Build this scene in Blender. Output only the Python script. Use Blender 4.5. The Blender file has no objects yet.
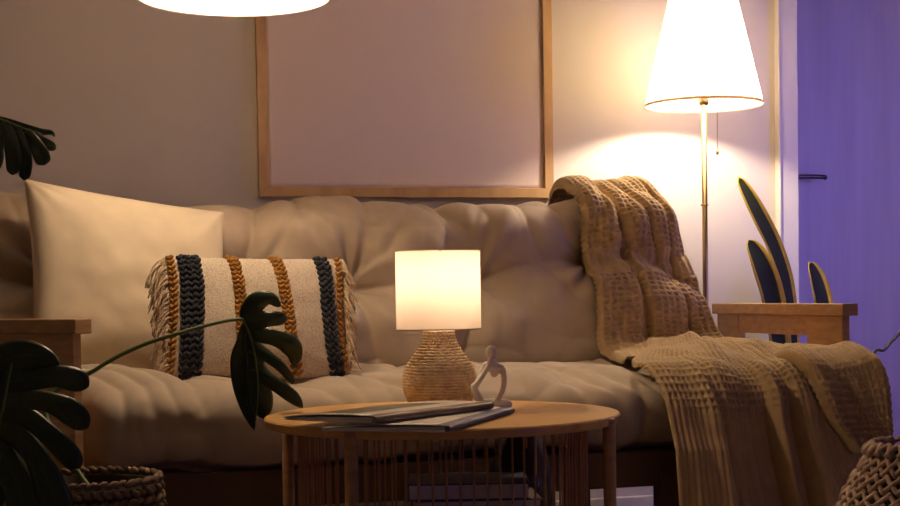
import bpy, bmesh, math, random
import numpy as np
from mathutils import Vector, Matrix, noise as mnoise

random.seed(7)
rng = np.random.default_rng(7)
C = bpy.context.scene.collection
SC = bpy.context.scene

# ------------------------------------------------------------------ camera
FPX = 1450.0
YAW, ROLL, PITCH = math.radians(16.5), math.radians(.9), math.radians(2.0)
CAM_H = .74
HOR = 295 + FPX * math.tan(PITCH)
_c, _s = math.cos(YAW), math.sin(YAW)
_r0, _f0, _u0 = np.array([_c, -_s, 0]), np.array([_s, _c, 0]), np.array([0, 0, 1.])
_fw = _f0 * math.cos(PITCH) - _u0 * math.sin(PITCH)
_up = _u0 * math.cos(PITCH) + _f0 * math.sin(PITCH)
_R = _r0 * math.cos(ROLL) - _up * math.sin(ROLL)
_U = _up * math.cos(ROLL) + _r0 * math.sin(ROLL)
cam_data = bpy.data.cameras.new('camera')
cam = bpy.data.objects.new('camera', cam_data)
C.objects.link(cam)
cam.matrix_world = Matrix(((_R[0], _U[0], -_fw[0], 0), (_R[1], _U[1], -_fw[1], 0), (_R[2], _U[2], -_fw[2], CAM_H), (0, 0, 0, 1)))
cam_data.sensor_width = 36
cam_data.lens = FPX * 36 / 900
cam_data.shift_y = (HOR - 253) / 900
SC.camera = cam


def ray(px, py): return _R * (px - 450) / FPX - _U * (py - HOR) / FPX + _fw
def at(px, py, Y): d = ray(px, py); return np.array([0, 0, CAM_H]) + d * (Y / d[1])
def atz(px, py, z): d = ray(px, py); return np.array([0, 0, CAM_H]) + d * ((z - CAM_H) / d[2])
def atD(px, py, D): return np.array([0, 0, CAM_H]) + ray(px, py) * D


# ------------------------------------------------------------------ world, light, exposure
w = bpy.data.worlds.new('dusk'); SC.world = w; w.use_nodes = True
w.node_tree.nodes['Background'].inputs[0].default_value = (.78, .50, .46, 1)
w.node_tree.nodes['Background'].inputs[1].default_value = .042
BULB_TABLE, BULB_FLOOR, BULB_PENDANT = 30, 780, 600
COL_TABLE, COL_FLOOR, COL_PENDANT = (1, .70, .46), (1, .80, .58), (1, .75, .50)


def area(name, loc, target, size, energy, color):
    l = bpy.data.lights.new(name, 'AREA'); l.shape = 'RECTANGLE'; l.size, l.size_y = size
    l.energy = energy; l.color = color; l.spread = math.radians(100)
    o = bpy.data.objects.new(name, l); C.objects.link(o)
    o.location = loc
    o.rotation_euler = (Vector(target) - Vector(loc)).to_track_quat('-Z', 'Y').to_euler()
    return o


area('violet_side_light', (3.8, 2.9, 1.2), (2.85, 4.86, 1.1), (.8, 1.3), 11, (.30, .22, 1.0))  # added violet source out of view at right; no window is built there
area('violet_fill_light', (2.9, .3, .5), (.9, 3.0, .5), (.6, .6), .7, (.26, .20, 1.0))  # weak violet fill added low at front right; no screen stands there
vs = SC.view_settings
vs.view_transform = 'Standard'; vs.look = 'None'; vs.exposure = 0; vs.gamma = 1; vs.use_curve_mapping = False


# ------------------------------------------------------------------ materials
def nt_new(name):
    m = bpy.data.materials.new(name); m.use_nodes = True
    nt = m.node_tree
    return m, nt, nt.nodes['Principled BSDF']


def mat(name, col, rough=.6, var=.12, vscale=8, bump=0, bscale=200, metal=0, coat=0, sheen=0, spec=.5, stretch=(1, 1, 1)):
    m, nt, b = nt_new(name)
    b.inputs['Roughness'].default_value = rough
    b.inputs['Metallic'].default_value = metal
    b.inputs['Coat Weight'].default_value = coat
    b.inputs['Sheen Weight'].default_value = sheen
    b.inputs['Specular IOR Level'].default_value = spec
    tc = nt.nodes.new('ShaderNodeTexCoord')
    mp = nt.nodes.new('ShaderNodeMapping'); mp.inputs['Scale'].default_value = stretch
    nt.links.new(tc.outputs['Object'], mp.inputs['Vector'])
    n = nt.nodes.new('ShaderNodeTexNoise'); n.inputs['Scale'].default_value = vscale; n.inputs['Detail'].default_value = 5
    nt.links.new(mp.outputs[0], n.inputs['Vector'])
    r = nt.nodes.new('ShaderNodeValToRGB')
    r.color_ramp.elements[0].position = .3; r.color_ramp.elements[1].position = .7
    r.color_ramp.elements[0].color = (*[max(0, c * (1 - var)) for c in col], 1)
    r.color_ramp.elements[1].color = (*[min(1, c * (1 + var)) for c in col], 1)
    nt.links.new(n.outputs['Fac'], r.inputs[0]); nt.links.new(r.outputs[0], b.inputs['Base Color'])
    if bump:
        n2 = nt.nodes.new('ShaderNodeTexNoise'); n2.inputs['Scale'].default_value = bscale; n2.inputs['Detail'].default_value = 3
        nt.links.new(mp.outputs[0], n2.inputs['Vector'])
        bp = nt.nodes.new('ShaderNodeBump'); bp.inputs['Strength'].default_value = bump; bp.inputs['Distance'].default_value = .002
        nt.links.new(n2.outputs['Fac'], bp.inputs['Height']); nt.links.new(bp.outputs[0], b.inputs['Normal'])
    return m


def weave_mat(name, col, dark, scale, rough=.9):
    m, nt, b = nt_new(name)
    b.inputs['Roughness'].default_value = rough
    tc = nt.nodes.new('ShaderNodeTexCoord')
    ch = nt.nodes.new('ShaderNodeTexNoise'); ch.inputs['Scale'].default_value = scale; ch.inputs['Detail'].default_value = 1
    nt.links.new(tc.outputs['Object'], ch.inputs['Vector'])
    wv = nt.nodes.new('ShaderNodeTexVoronoi'); wv.inputs['Scale'].default_value = scale * .8
    nt.links.new(tc.outputs['Object'], wv.inputs['Vector'])
    iv = nt.nodes.new('ShaderNodeMath'); iv.operation = 'SUBTRACT'; iv.inputs[0].default_value = .95
    nt.links.new(wv.outputs['Distance'], iv.inputs[1])
    mx = nt.nodes.new('ShaderNodeMath'); mx.operation = 'MULTIPLY'
    nt.links.new(ch.outputs['Fac'], mx.inputs[0]); nt.links.new(iv.outputs[0], mx.inputs[1])
    r = nt.nodes.new('ShaderNodeValToRGB')
    r.color_ramp.elements[0].position = .08; r.color_ramp.elements[0].color = (*dark, 1)
    r.color_ramp.elements[1].position = .35; r.color_ramp.elements[1].color = (*col, 1)
    nt.links.new(mx.outputs[0], r.inputs[0]); nt.links.new(r.outputs[0], b.inputs['Base Color'])
    bp = nt.nodes.new('ShaderNodeBump'); bp.inputs['Strength'].default_value = .6; bp.inputs['Distance'].default_value = .002
    nt.links.new(mx.outputs[0], bp.inputs['Height']); nt.links.new(bp.outputs[0], b.inputs['Normal'])
    return m


def shade_mat(name, col, tcol, tr=.5):
    m = bpy.data.materials.new(name); m.use_nodes = True; nt = m.node_tree
    for n in list(nt.nodes): nt.nodes.remove(n)
    o = nt.nodes.new('ShaderNodeOutputMaterial'); d = nt.nodes.new('ShaderNodeBsdfDiffuse'); t = nt.nodes.new('ShaderNodeBsdfTranslucent')
    tc = nt.nodes.new('ShaderNodeTexCoord'); n = nt.nodes.new('ShaderNodeTexNoise'); n.inputs['Scale'].default_value = 90
    nt.links.new(tc.outputs['Object'], n.inputs['Vector'])
    r = nt.nodes.new('ShaderNodeValToRGB')
    r.color_ramp.elements[0].color = (*[c * .93 for c in tcol], 1); r.color_ramp.elements[1].color = (*tcol, 1)
    nt.links.new(n.outputs['Fac'], r.inputs[0]); nt.links.new(r.outputs[0], t.inputs[0])
    d.inputs[0].default_value = (*col, 1)
    x = nt.nodes.new('ShaderNodeMixShader'); x.inputs[0].default_value = tr
    nt.links.new(d.outputs[0], x.inputs[1]); nt.links.new(t.outputs[0], x.inputs[2]); nt.links.new(x.outputs[0], o.inputs[0])
    return m


def emit_mat(name, col, s):
    m = bpy.data.materials.new(name); m.use_nodes = True; nt = m.node_tree
    for n in list(nt.nodes): nt.nodes.remove(n)
    o = nt.nodes.new('ShaderNodeOutputMaterial'); e = nt.nodes.new('ShaderNodeEmission')
    e.inputs[0].default_value = (*col, 1); e.inputs[1].default_value = s
    nt.links.new(e.outputs[0], o.inputs[0]); return m


def leaf_mat(name, col, vein, rough=.35, edge=None):
    """UV: u = 0 midrib .. 1 margin, v along the leaf"""
    m, nt, b = nt_new(name)
    b.inputs['Roughness'].default_value = rough
    uv = nt.nodes.new('ShaderNodeUVMap'); sp = nt.nodes.new('ShaderNodeSeparateXYZ'); nt.links.new(uv.outputs[0], sp.inputs[0])
    r = nt.nodes.new('ShaderNodeValToRGB'); e = r.color_ramp.elements
    if edge is None:
        e[0].position = .02; e[0].color = (*vein, 1); e[1].position = .06; e[1].color = (*col, 1)
    else:
        e[0].position = .66; e[0].color = (*col, 1); e[1].position = .74; e[1].color = (*edge, 1)
    nt.links.new(sp.outputs[0], r.inputs[0])
    tc = nt.nodes.new('ShaderNodeTexCoord'); n = nt.nodes.new('ShaderNodeTexNoise'); n.inputs['Scale'].default_value = 30
    nt.links.new(tc.outputs['Object'], n.inputs['Vector'])
    mx = nt.nodes.new('ShaderNodeMixRGB'); mx.blend_type = 'MULTIPLY'; mx.inputs[0].default_value = .5
    nt.links.new(r.outputs[0], mx.inputs[1]); nt.links.new(n.outputs['Fac'], mx.inputs[2])
    nt.links.new(mx.outputs[0], b.inputs['Base Color'])
    return m


M = {}
M['wall'] = mat('wall_paint', (.66, .61, .57), .75, .02, 3, .15, 60)
M['ceiling'] = mat('ceiling_paint', (.75, .72, .68), .8, .02, 3)
M['trim'] = mat('trim_paint', (.74, .70, .62), .45, .02, 3)
M['door'] = mat('door_laminate', (.50, .46, .52), .5, .10, 5, 0, stretch=(4, 4, .25))
M['floor'] = mat('floor_boards', (.30, .24, .22), .45, .2, 3, .1, 40, stretch=(1, 8, 1))
M['fabric'] = mat('beige_cotton', (.455, .36, .265), .9, .05, 20, .25, 700, sheen=.15)
M['pillow'] = mat('cream_cotton', (.75, .62, .45), .9, .04, 20, .25, 700, sheen=.15)
M['wood'] = mat('oak', (.46, .255, .11), .45, .22, 5, .1, 60, stretch=(2, 2, 12))
M['woodx'] = mat('oak_rail', (.43, .235, .10), .45, .18, 5, .1, 60, stretch=(1, 6, 14))
M['table'] = mat('table_oak', (.66, .37, .115), .34, .12, 4, .05, 60, stretch=(2, 14, 2))
M['rod'] = mat('oak_rod', (.42, .22, .10), .45, .15, 10)
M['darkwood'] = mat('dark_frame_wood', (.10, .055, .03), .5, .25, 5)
M['framewood'] = mat('frame_oak', (.52, .33, .16), .45, .12, 5, stretch=(6, 6, 2))
M['poster'] = mat('blank_poster', (.86, .72, .67), .22, .015, 2, coat=.25)
M['brass'] = mat('aged_brass', (.42, .30, .15), .32, .06, 8, metal=1)
M['metal'] = mat('door_handle_metal', (.10, .08, .07), .35, .05, 8, metal=.8)
M['white'] = mat('white_resin', (.82, .76, .70), .38, .02, 8)
M['wicker'] = mat('rattan', (.92, .64, .39), .5, .25, 60, .3, 300)
M['wickerin'] = mat('rattan_core', (.35, .20, .09), .7, .2, 60)
M['seagrass'] = mat('seagrass', (.22, .135, .07), .75, .35, 60, .4, 300)
M['rope'] = mat('cotton_rope', (.50, .34, .25), .85, .3, 40, .5, 300)
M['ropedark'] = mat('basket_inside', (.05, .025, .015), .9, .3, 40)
M['soil'] = mat('soil', (.03, .02, .015), .95, .4, 60, 1, 80)
M['navy'] = mat('charcoal_yarn', (.024, .026, .036), .9, .3, 60, .6, 400)
M['mustard'] = mat('mustard_yarn', (.42, .195, .035), .9, .25, 60, .6, 400)
M['fringe'] = mat('fringe_yarn', (.60, .44, .29), .9, .3, 90, .3, 400)
M['boho'] = weave_mat('woven_cream', (.76, .64, .51), (.50, .39, .29), 420)
M['throw'] = mat('waffle_cotton', (.46, .315, .155), .95, .08, 30, .3, 600, sheen=.2)
M['stem'] = mat('green_stem', (.14, .19, .055), .45, .2, 30)
M['drystem'] = mat('dry_stem', (.10, .10, .06), .6, .3, 30)
M['leaf'] = leaf_mat('monstera_leaf', (.030, .062, .022), (.075, .12, .04), .42)
M['snake'] = leaf_mat('snake_leaf', (.032, .045, .014), None, .75, (.95, .66, .05))
M['pot'] = mat('dark_pot', (.10, .09, .10), .5, .1, 10)
M['glaze'] = mat('dark_glaze', (.03, .025, .04), .22, .1, 10, coat=.5)
M['pages'] = mat('paper_pages', (.84, .78, .72), .7, .1, 8, stretch=(1, 1, 200))
M['cover'] = mat('magazine_cover', (.80, .74, .66), .3, .08, 8)
M['coverdark'] = mat('magazine_fold', (.20, .14, .11), .3, .4, 14)
M['photo'] = mat('printed_photo', (.13, .12, .085), .35, .6, 24)
M['bookblue'] = mat('blue_book_cover', (.06, .06, .16), .5, .1, 8)
M['bookred'] = mat('brown_book_cover', (.20, .09, .06), .5, .1, 8)
M['rim'] = None
M['shade_table'] = shade_mat('linen_shade', (.62, .52, .42), (.90, .80, .70), .7)
M['shade_floor'] = shade_mat('white_shade', (.90, .84, .74), (.95, .84, .68), .6)
M['shade_pendant'] = shade_mat('white_drum_shade', (.90, .84, .76), (.9, .75, .56), .6)
M['rim'] = shade_mat('shade_rim_tape', (.62, .52, .40), (.55, .43, .30), .6)
M['cord'] = mat('white_cord', (.7, .65, .6), .6)
M['dark'] = mat('black_fitting', (.03, .03, .03), .5)

# ------------------------------------------------------------------ mesh helpers
ORG = {}


class MB:
    def __init__(s): s.v = []; s.f = []; s.uv = {}

    def add(s, verts, faces):
        b = len(s.v); s.v += [tuple(p) for p in verts]; s.f += [tuple(i + b for i in f) for f in faces]; return s

    def box(s, lo, hi, rot=None, piv=None):
        x0, y0, z0 = lo; x1, y1, z1 = hi
        vs_ = [(x0, y0, z0), (x1, y0, z0), (x1, y1, z0), (x0, y1, z0), (x0, y0, z1), (x1, y0, z1), (x1, y1, z1), (x0, y1, z1)]
        if rot is not None:
            m = Matrix.Rotation(rot, 3, 'Z'); q = Vector(piv)
            vs_ = [tuple(m @ (Vector(p) - q) + q) for p in vs_]
        return s.add(vs_, [(0, 3, 2, 1), (4, 5, 6, 7), (0, 1, 5, 4), (1, 2, 6, 5), (2, 3, 7, 6), (3, 0, 4, 7)])

    def grid(s, P, cu=False, cv=False, uv=None):
        m, n = P.shape[:2]; b = len(s.v)
        s.v += [tuple(p) for p in P.reshape(-1, 3)]
        if uv is not None:
            for i in range(m):
                for j in range(n): s.uv[b + i * n + j] = tuple(uv[i, j])
        for i in range(m if cu else m - 1):
            for j in range(n if cv else n - 1):
                i2, j2 = (i + 1) % m, (j + 1) % n
                s.f.append((b + i * n + j, b + i2 * n + j, b + i2 * n + j2, b + i * n + j2))
        return s

    def lathe(s, prof, c=(0, 0, 0), n=32, caps=True):
        b = len(s.v); k = len(prof)
        for r, z in prof:
            for i in range(n):
                a = 2 * math.pi * i / n; s.v.append((c[0] + r * math.cos(a), c[1] + r * math.sin(a), c[2] + z))
        for j in range(k - 1):
            for i in range(n):
                i2 = (i + 1) % n; s.f.append((b + j * n + i, b + j * n + i2, b + (j + 1) * n + i2, b + (j + 1) * n + i))
        if caps:
            s.f.append(tuple(b + i for i in reversed(range(n)))); s.f.append(tuple(b + (k - 1) * n + i for i in range(n)))
        return s

    def tube(s, pts, r, n=8, closed=False):
        pts = [Vector(p) for p in pts]; k = len(pts); b = len(s.v)
        rr = r if hasattr(r, '__len__') else [r] * k
        nrm = None
        for i, p in enumerate(pts):
            if closed: t = pts[(i + 1) % k] - pts[i - 1]
            else: t = pts[min(i + 1, k - 1)] - pts[max(i - 1, 0)]
            t.normalize()
            if nrm is None:
                nrm = t.orthogonal().normalized()
            nrm = (nrm - t * nrm.dot(t)).normalized(); bi = t.cross(nrm)
            for j in range(n):
                a = 2 * math.pi * j / n; s.v.append(tuple(p + (nrm * math.cos(a) + bi * math.sin(a)) * rr[i]))
        for i in range(k if closed else k - 1):
            for j in range(n):
                i2 = (i + 1) % k; j2 = (j + 1) % n
                s.f.append((b + i * n + j, b + i * n + j2, b + i2 * n + j2, b + i2 * n + j))
        if not closed:
            s.f.append(tuple(b + j for j in reversed(range(n)))); s.f.append(tuple(b + (k - 1) * n + j for j in range(n)))
        return s

    def blob(s, c, ax, n=7, m=5):
        """ellipsoid, ax = 3 semi-axis vectors"""
        c = np.array(c); A = np.array(ax); b = len(s.v)
        vs_ = [c + A[2]]
        for i in range(1, m):
            th = math.pi * i / m
            for j in range(n):
                ph = 2 * math.pi * j / n
                vs_.append(c + A[0] * math.sin(th) * math.cos(ph) + A[1] * math.sin(th) * math.sin(ph) + A[2] * math.cos(th))
        vs_.append(c - A[2])
        f = []
        for j in range(n): f.append((0, 1 + j, 1 + (j + 1) % n))
        for i in range(m - 2):
            for j in range(n):
                a = 1 + i * n + j; a2 = 1 + i * n + (j + 1) % n
                f.append((a, a + n, a2 + n, a2))
        L = len(vs_) - 1
        for j in range(n): f.append((L, 1 + (m - 2) * n + (j + 1) % n, 1 + (m - 2) * n + j))
        return s.add(vs_, f)

    def build(s, name, m, parent=None, org=None, smooth=True, bevel=0, solid=0, sub=0, auto=None):
        o0 = ORG[parent.name] if parent is not None else Vector(org if org is not None else (0, 0, 0))
        me = bpy.data.meshes.new(name)
        me.from_pydata([tuple(Vector(p) - o0) for p in s.v], [], s.f)
        if s.uv:
            ul = me.uv_layers.new(name='UVMap')
            for l in me.loops: ul.data[l.index].uv = s.uv.get(l.vertex_index, (0, 0))
        bm = bmesh.new(); bm.from_mesh(me); bmesh.ops.recalc_face_normals(bm, faces=bm.faces); bm.to_mesh(me); bm.free()
        me.materials.append(m)
        if smooth:
            me.polygons.foreach_set('use_smooth', [True] * len(me.polygons))
            if auto: me.set_sharp_from_angle(angle=math.radians(auto))
        o = bpy.data.objects.new(name, me); C.objects.link(o)
        if parent is not None: o.parent = parent
        else: o.location = o0
        ORG[o.name] = o0.copy()
        if bevel:
            b = o.modifiers.new('bevel', 'BEVEL'); b.width = bevel; b.segments = 2; b.limit_method = 'ANGLE'
        if solid:
            d = o.modifiers.new('solid', 'SOLIDIFY'); d.thickness = solid; d.offset = 0
        if sub:
            d = o.modifiers.new('sub', 'SUBSURF'); d.levels = sub; d.render_levels = sub
        return o


def tag(o, label, cat, group=None):
    o['label'] = label; o['category'] = cat
    if group: o['group'] = group
    return o


def thing(name, loc, label, cat, group=None):
    o = bpy.data.objects.new(name, None); C.objects.link(o); o.location = loc; o.empty_display_size = .05
    ORG[o.name] = Vector(loc)
    return tag(o, label, cat, group)


def struct(name, mb, m, parent=None, **k):
    o = mb.build(name, m, parent, smooth=False, **k); o['kind'] = 'structure'; return o


def nz(x, y, z, sc=1.0): return mnoise.noise(Vector((x * sc, y * sc, z * sc)))


def unit(v): v = np.array(v, float); return v / np.linalg.norm(v)


def vnormals(P):
    du = np.gradient(P, axis=0); dv = np.gradient(P, axis=1)
    n = np.cross(du, dv); return n / (np.linalg.norm(n, axis=2, keepdims=True) + 1e-9)


def spline(keys, t):
    """smooth interpolation of keyed values [(t, value...)]"""
    K = np.array(keys, float); out = []
    for c in range(1, K.shape[1]):
        out.append(np.interp(t, K[:, 0], K[:, c]))
    return out


def catmull(pts, n=12):
    p = [np.array(q, float) for q in pts]; p = [2 * p[0] - p[1]] + p + [2 * p[-1] - p[-2]]; o = []
    for i in range(1, len(p) - 2):
        for k in range(n):
            t = k / n
            o.append(.5 * ((2 * p[i]) + (-p[i - 1] + p[i + 1]) * t + (2 * p[i - 1] - 5 * p[i] + 4 * p[i + 1] - p[i + 2]) * t * t + (-p[i - 1] + 3 * p[i] - 3 * p[i + 1] + p[i + 2]) * t ** 3))
    o.append(p[-2]); return o


# ------------------------------------------------------------------ setting
YW = 4.40
XL, XR, YF, ZC = -1.7, 3.9, -1.2, 2.6
struct('floor', MB().box((XL - .1, YF, -.05), (XR + .1, 5.0, 0)), M['floor'])
struct('ceiling', MB().box((XL - .1, YF, ZC), (XR + .1, 5.0, ZC + .05)), M['ceiling'])
struct('wall_back', MB().box((XL, YW, 0), (2.53, 5.0, ZC)), M['wall'])
struct('wall_left', MB().box((XL - .1, YF, 0), (XL, 5.0, ZC)), M['wall'])
struct('wall_right', MB().box((XR, YF, 0), (XR + .1, 5.0, ZC)), M['wall'])
struct('wall_far', MB().box((2.53, 4.86, 0), (2.56, 5.0, ZC)).box((3.46, 4.86, 0), (XR, 5.0, ZC)).box((2.56, 4.86, 2.2), (3.46, 5.0, ZC)), M['wall'])
struct('baseboard_back', MB().box((XL, YW - .014, 0), (2.472, YW, .068)), M['trim'], bevel=.003)
tr = MB().box((2.464, YW - .022, 0), (2.535, YW + .02, 2.35))  .box((2.53, YW + .02, 0), (2.535, 4.86, 2.35)).box((2.458, YW - .03, 0), (2.466, YW, 2.35))
struct('trim_1', tr, M['trim'], bevel=.003)
d = struct('door_1', MB().box((2.56, 4.88, .005), (3.46, 4.92, 2.2)), M['door'], bevel=.002)
hp = at(797, 177, 4.82); hx = hp[0]; hz_ = hp[2]
h = MB().tube(catmull([(hx - .035, 4.88, hz_), (hx - .035, 4.835, hz_), (hx - .015, 4.823, hz_), (hx + .05, 4.82, hz_ + .002), (hx + .112, 4.82, hz_ + .001), (hx + .122, 4.826, hz_ - .002)], 6), .0085, 10)
h.tube([(hx - .035, 4.882, hz_), (hx - .035, 4.872, hz_)], .026, 20)
hd = h.build('door_handle', M['metal'], d); hd['label'] = 'dark metal lever handle'

# ------------------------------------------------------------------ sofa
sofa = thing('sofa', (1.1, 3.7, 0), 'long beige tufted sofa with a light wooden frame and thin wooden armrests', 'sofa')


def radial_wrinkles(x, y, cx, cy, seed, amp=.008, fall=.16, k=9):
    dx, dy = x - cx, y - cy; r = np.sqrt(dx * dx + dy * dy); a = np.arctan2(dy, dx)
    ww = np.sin(k * a + seed * 2.1 + 1.3 * np.sin(2 * a + seed)) + .5 * np.sin((k + 6) * a + seed * 5 + 4 * r)
    return amp * ww * np.exp(-r / fall) * (r / (r + .045))


def noise2(X, Y, sc, seed=0):
    o = np.zeros(X.shape); it = np.nditer(X, flags=['multi_index'])
    for v in it: i = it.multi_index; o[i] = mnoise.noise(Vector((float(v) * sc, float(Y[i]) * sc, seed * 7.31)))
    return o


def cushion(x0, x1, cen, up, half_w, half_t, nx, nv, p=3.2, endr=.10, disp=None, xskew=None, name='', mt=None):
    """rounded slab: x along its length, cross-section a superellipse in the (t, w) plane; cen(x)->(Y,z), up=(dY,dz) unit"""
    nrm = np.array([-up[1], up[0]])          # towards viewer
    # even arc-length sampling of the superellipse
    a = np.linspace(0, 2 * math.pi, 2000, endpoint=False)
    cw = np.sign(np.cos(a)) * np.abs(np.cos(a)) ** (2 / p) * half_w; ct = np.sign(np.sin(a)) * np.abs(np.sin(a)) ** (2 / p) * half_t
    dl = np.hypot(np.diff(cw, append=cw[0]), np.diff(ct, append=ct[0])); L = np.concatenate([[0], np.cumsum(dl)[:-1]]); tot = dl.sum()
    q = np.linspace(0, tot, nv, endpoint=False)
    W = np.interp(q, L, cw); T = np.interp(q, L, ct)
    u = np.linspace(0, 1, nx)
    # denser towards ends
    xs = x0 + (x1 - x0) * (u - .03 * np.sin(2 * math.pi * u))
    e = np.minimum(xs - x0, x1 - xs) / endr
    es = np.where(e < 1, np.sqrt(np.clip(1 - (1 - np.clip(e, 0, 1)) ** 2.6, 0, 1)), 1)
    P = np.zeros((nx, nv, 3))
    for i, x in enumerate(xs):
        c = cen(x); k = .25 + .75 * es[i]; kw = .6 + .4 * es[i]
        yy = c[0] + up[0] * W * kw + nrm[0] * T * k; zz = c[1] + up[1] * W * kw + nrm[1] * T * k
        P[i, :, 0] = x; P[i, :, 1] = yy; P[i, :, 2] = zz
    X = np.repeat(xs[:, None], nv, 1); WW = np.repeat(W[None], nx, 0); TT = np.repeat(T[None], nx, 0)
    N = vnormals(np.concatenate([P[:, -1:], P, P[:, :1]], 1))[:, 1:-1]
    cenP = P.mean(axis=1, keepdims=True)
    sg = np.sign(np.sum(N * (P - cenP), axis=2).mean()); N = N * sg
    if disp is not None:
        D = disp(X, WW, TT) * np.clip(es * 1.2, 0, 1)[:, None]
        P = P + N * D[:, :, None]
    if xskew: P[:, :, 0] += xskew(X, P[:, :, 1])
    m = MB(); m.grid(P, False, True)
    b0 = len(m.v); m.f.append(tuple(range(nv))); m.f.append(tuple((nx - 1) * nv + j for j in range(nv)))
    return m.build(name, mt, sofa)


# seat: up axis = towards the back (Y), thickness = z
s_t = [(.36, 3), (.98, 4), (1.55, 5)]


def wrinkle(X, Y, sx, sy, seed, w_=.05):
    n_ = noise2(X * sx + .35 * Y, Y * sy, 1.0, seed)
    return np.exp(-np.abs(n_) / w_)


def cr(d, w_): return np.exp(-np.sqrt((d / w_) ** 2 + .05))


def seat_disp(X, Wd, Td):
    top = np.clip(Td / .11, 0, 1)
    D = .020 * noise2(X, Wd + Td, 3.0, 1) + .010 * noise2(X, Wd + Td, 8, 2)
    D -= .011 * wrinkle(X, Wd + Td, 4.5, 1.6, 11, .07) + .004 * wrinkle(X, Wd + Td, 8, 3.5, 12, .06)
    for cx, sd in ((.43, 1), (1.02, 2), (1.60, 3), (2.1, 4)):
        D += radial_wrinkles(X, Wd, cx, .10, sd, .012, .16, 8) * top
        D -= .035 * np.exp(-((X - cx) ** 2 + (Wd - .10) ** 2) / .006) * top
        D -= .026 * cr(X - cx - .05 * np.sin(6 * Wd), .035) * np.clip((.15 - Wd) / .1, 0, 1) * (.35 + .65 * top)
    D += .032 * np.exp(-((X - .28) / .16) ** 2) * top * np.clip((.05 - Wd) / .12, 0, 1)
    for k, (cx, am) in enumerate(((.19, .018), (.245, .016), (.31, .013), (.39, .008))):
        yy = Td
        D -= am * cr(X - cx - .22 * (.11 - yy) - .02 * np.sin(14 * yy + k), .013) * np.exp(-((yy - .085) / (.07 - .008 * k)) ** 2) * (Wd < -.1)
    for k, cx in enumerate((.62, .78, 1.18, 1.30, 1.37, 1.45, 1.53, 1.62)):
        D -= (.010 if k < 3 else .018) * cr(X - cx + .45 * (Td - .06) + .02 * np.sin(20 * Td + k), .014) * np.exp(-((Td - .07) / .06) ** 2) * (Wd < -.1)
    return D


seat_o = cushion(.13, 2.14, lambda x: (3.64, .445), (1, 0), .375, .112, 300, 190, 3.0, .07, lambda X, W, T: seat_disp(X, W, T),
        lambda X, Y: -.55 * np.clip(Y - 3.34, 0, 1) * np.clip(1 - (X - .13) / .9, 0, 1), 'seat_cushion', M['fabric'])

# back: leaning slab
bu = unit((.30, .95))
bt = [at(px, py, 3.99) for px, py in ((60, 290), (235, 288), (352, 287), (477, 283), (592, 268), (690, 272))]


def back_disp(X, Wd, Td):
    fr = np.clip(Td / .06, 0, 1)
    D = .020 * noise2(X, Wd, 3.2, 5) + .008 * noise2(X, Wd, 8, 6)
    D -= (.014 * wrinkle(X, Wd, 3.2, 2.0, 15, .06) + .006 * wrinkle(X, Wd, 2.5, 5.0, 16, .08) + .004 * wrinkle(X, Wd, 8, 3, 18, .06)) * (.4 + .6 * fr)
    tz = np.interp(X, [b[0] for b in bt], [b[2] for b in bt])
    wt = (tz - .757) / bu[1]
    near = np.zeros(X.shape)
    for k, b in enumerate(bt):
        wk = (b[2] - .757) / bu[1]
        r2 = (X - b[0]) ** 2 + (Wd - wk) ** 2
        D -= .065 * np.exp(-np.sqrt(r2 + .0002) / .05) * fr
        D += radial_wrinkles(X, Wd, b[0], wk, k + 1, .024, .15, 6) * fr
        near += np.exp(-((X - b[0]) / .12) ** 2)
        lean = (.05, .08, .07, -.09, .04, .05)[k]
        up_ = np.clip((Wd - wk) / .05, 0, 1)
        D -= .042 * cr(X - b[0] - lean * (Wd - wk) / .25 - .016 * np.sin(11 * Wd + k), .026) * up_ * (.35 + .65 * fr)
        D -= .022 * cr(X - b[0] - .06 - 1.9 * lean * (Wd - wk) / .25, .016) * up_ * np.exp(-((Wd - wk - .13) / .08) ** 2)
        D -= .020 * cr(X - b[0] + .07 + 1.2 * lean * (Wd - wk) / .25, .016) * up_ * np.exp(-((Wd - wk - .16) / .08) ** 2)
        dn = np.clip((wk - Wd) / .05, 0, 1)
        D -= .030 * cr(X - b[0] + lean * (Wd - wk) / .3, .024) * dn * fr
    D -= .062 * cr(Wd - wt + .016 * np.sin(7 * X + 1), .026) * (.40 + .6 * np.clip(near, 0, 1)) * fr
    D += .034 * np.exp(-((Wd - wt - .13) / .07) ** 2) * fr + .030 * np.exp(-((Wd - wt + .13) / .07) ** 2) * fr
    return D


back_o = cushion(-.42, 1.90, lambda x: (4.035, .757 + .034 * math.exp(-((x + .15) / .22) ** 2) + .005 * math.sin(9 * x)), bu, .262, .100, 340, 190, 3.0, .09, back_disp, None, 'back_cushion', M['fabric'])

# frame
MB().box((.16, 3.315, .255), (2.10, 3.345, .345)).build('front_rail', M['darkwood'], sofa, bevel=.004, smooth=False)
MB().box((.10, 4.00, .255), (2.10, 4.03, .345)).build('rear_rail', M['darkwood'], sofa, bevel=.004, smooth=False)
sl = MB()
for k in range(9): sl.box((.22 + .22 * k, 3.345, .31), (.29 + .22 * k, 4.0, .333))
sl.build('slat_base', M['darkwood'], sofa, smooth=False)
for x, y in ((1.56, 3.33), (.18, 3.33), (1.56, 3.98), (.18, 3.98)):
    MB().box((x - .036, y - .025, 0), (x + .036, y + .03, .30)).build('leg', M['darkwood'], sofa, bevel=.004, smooth=False)


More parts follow.
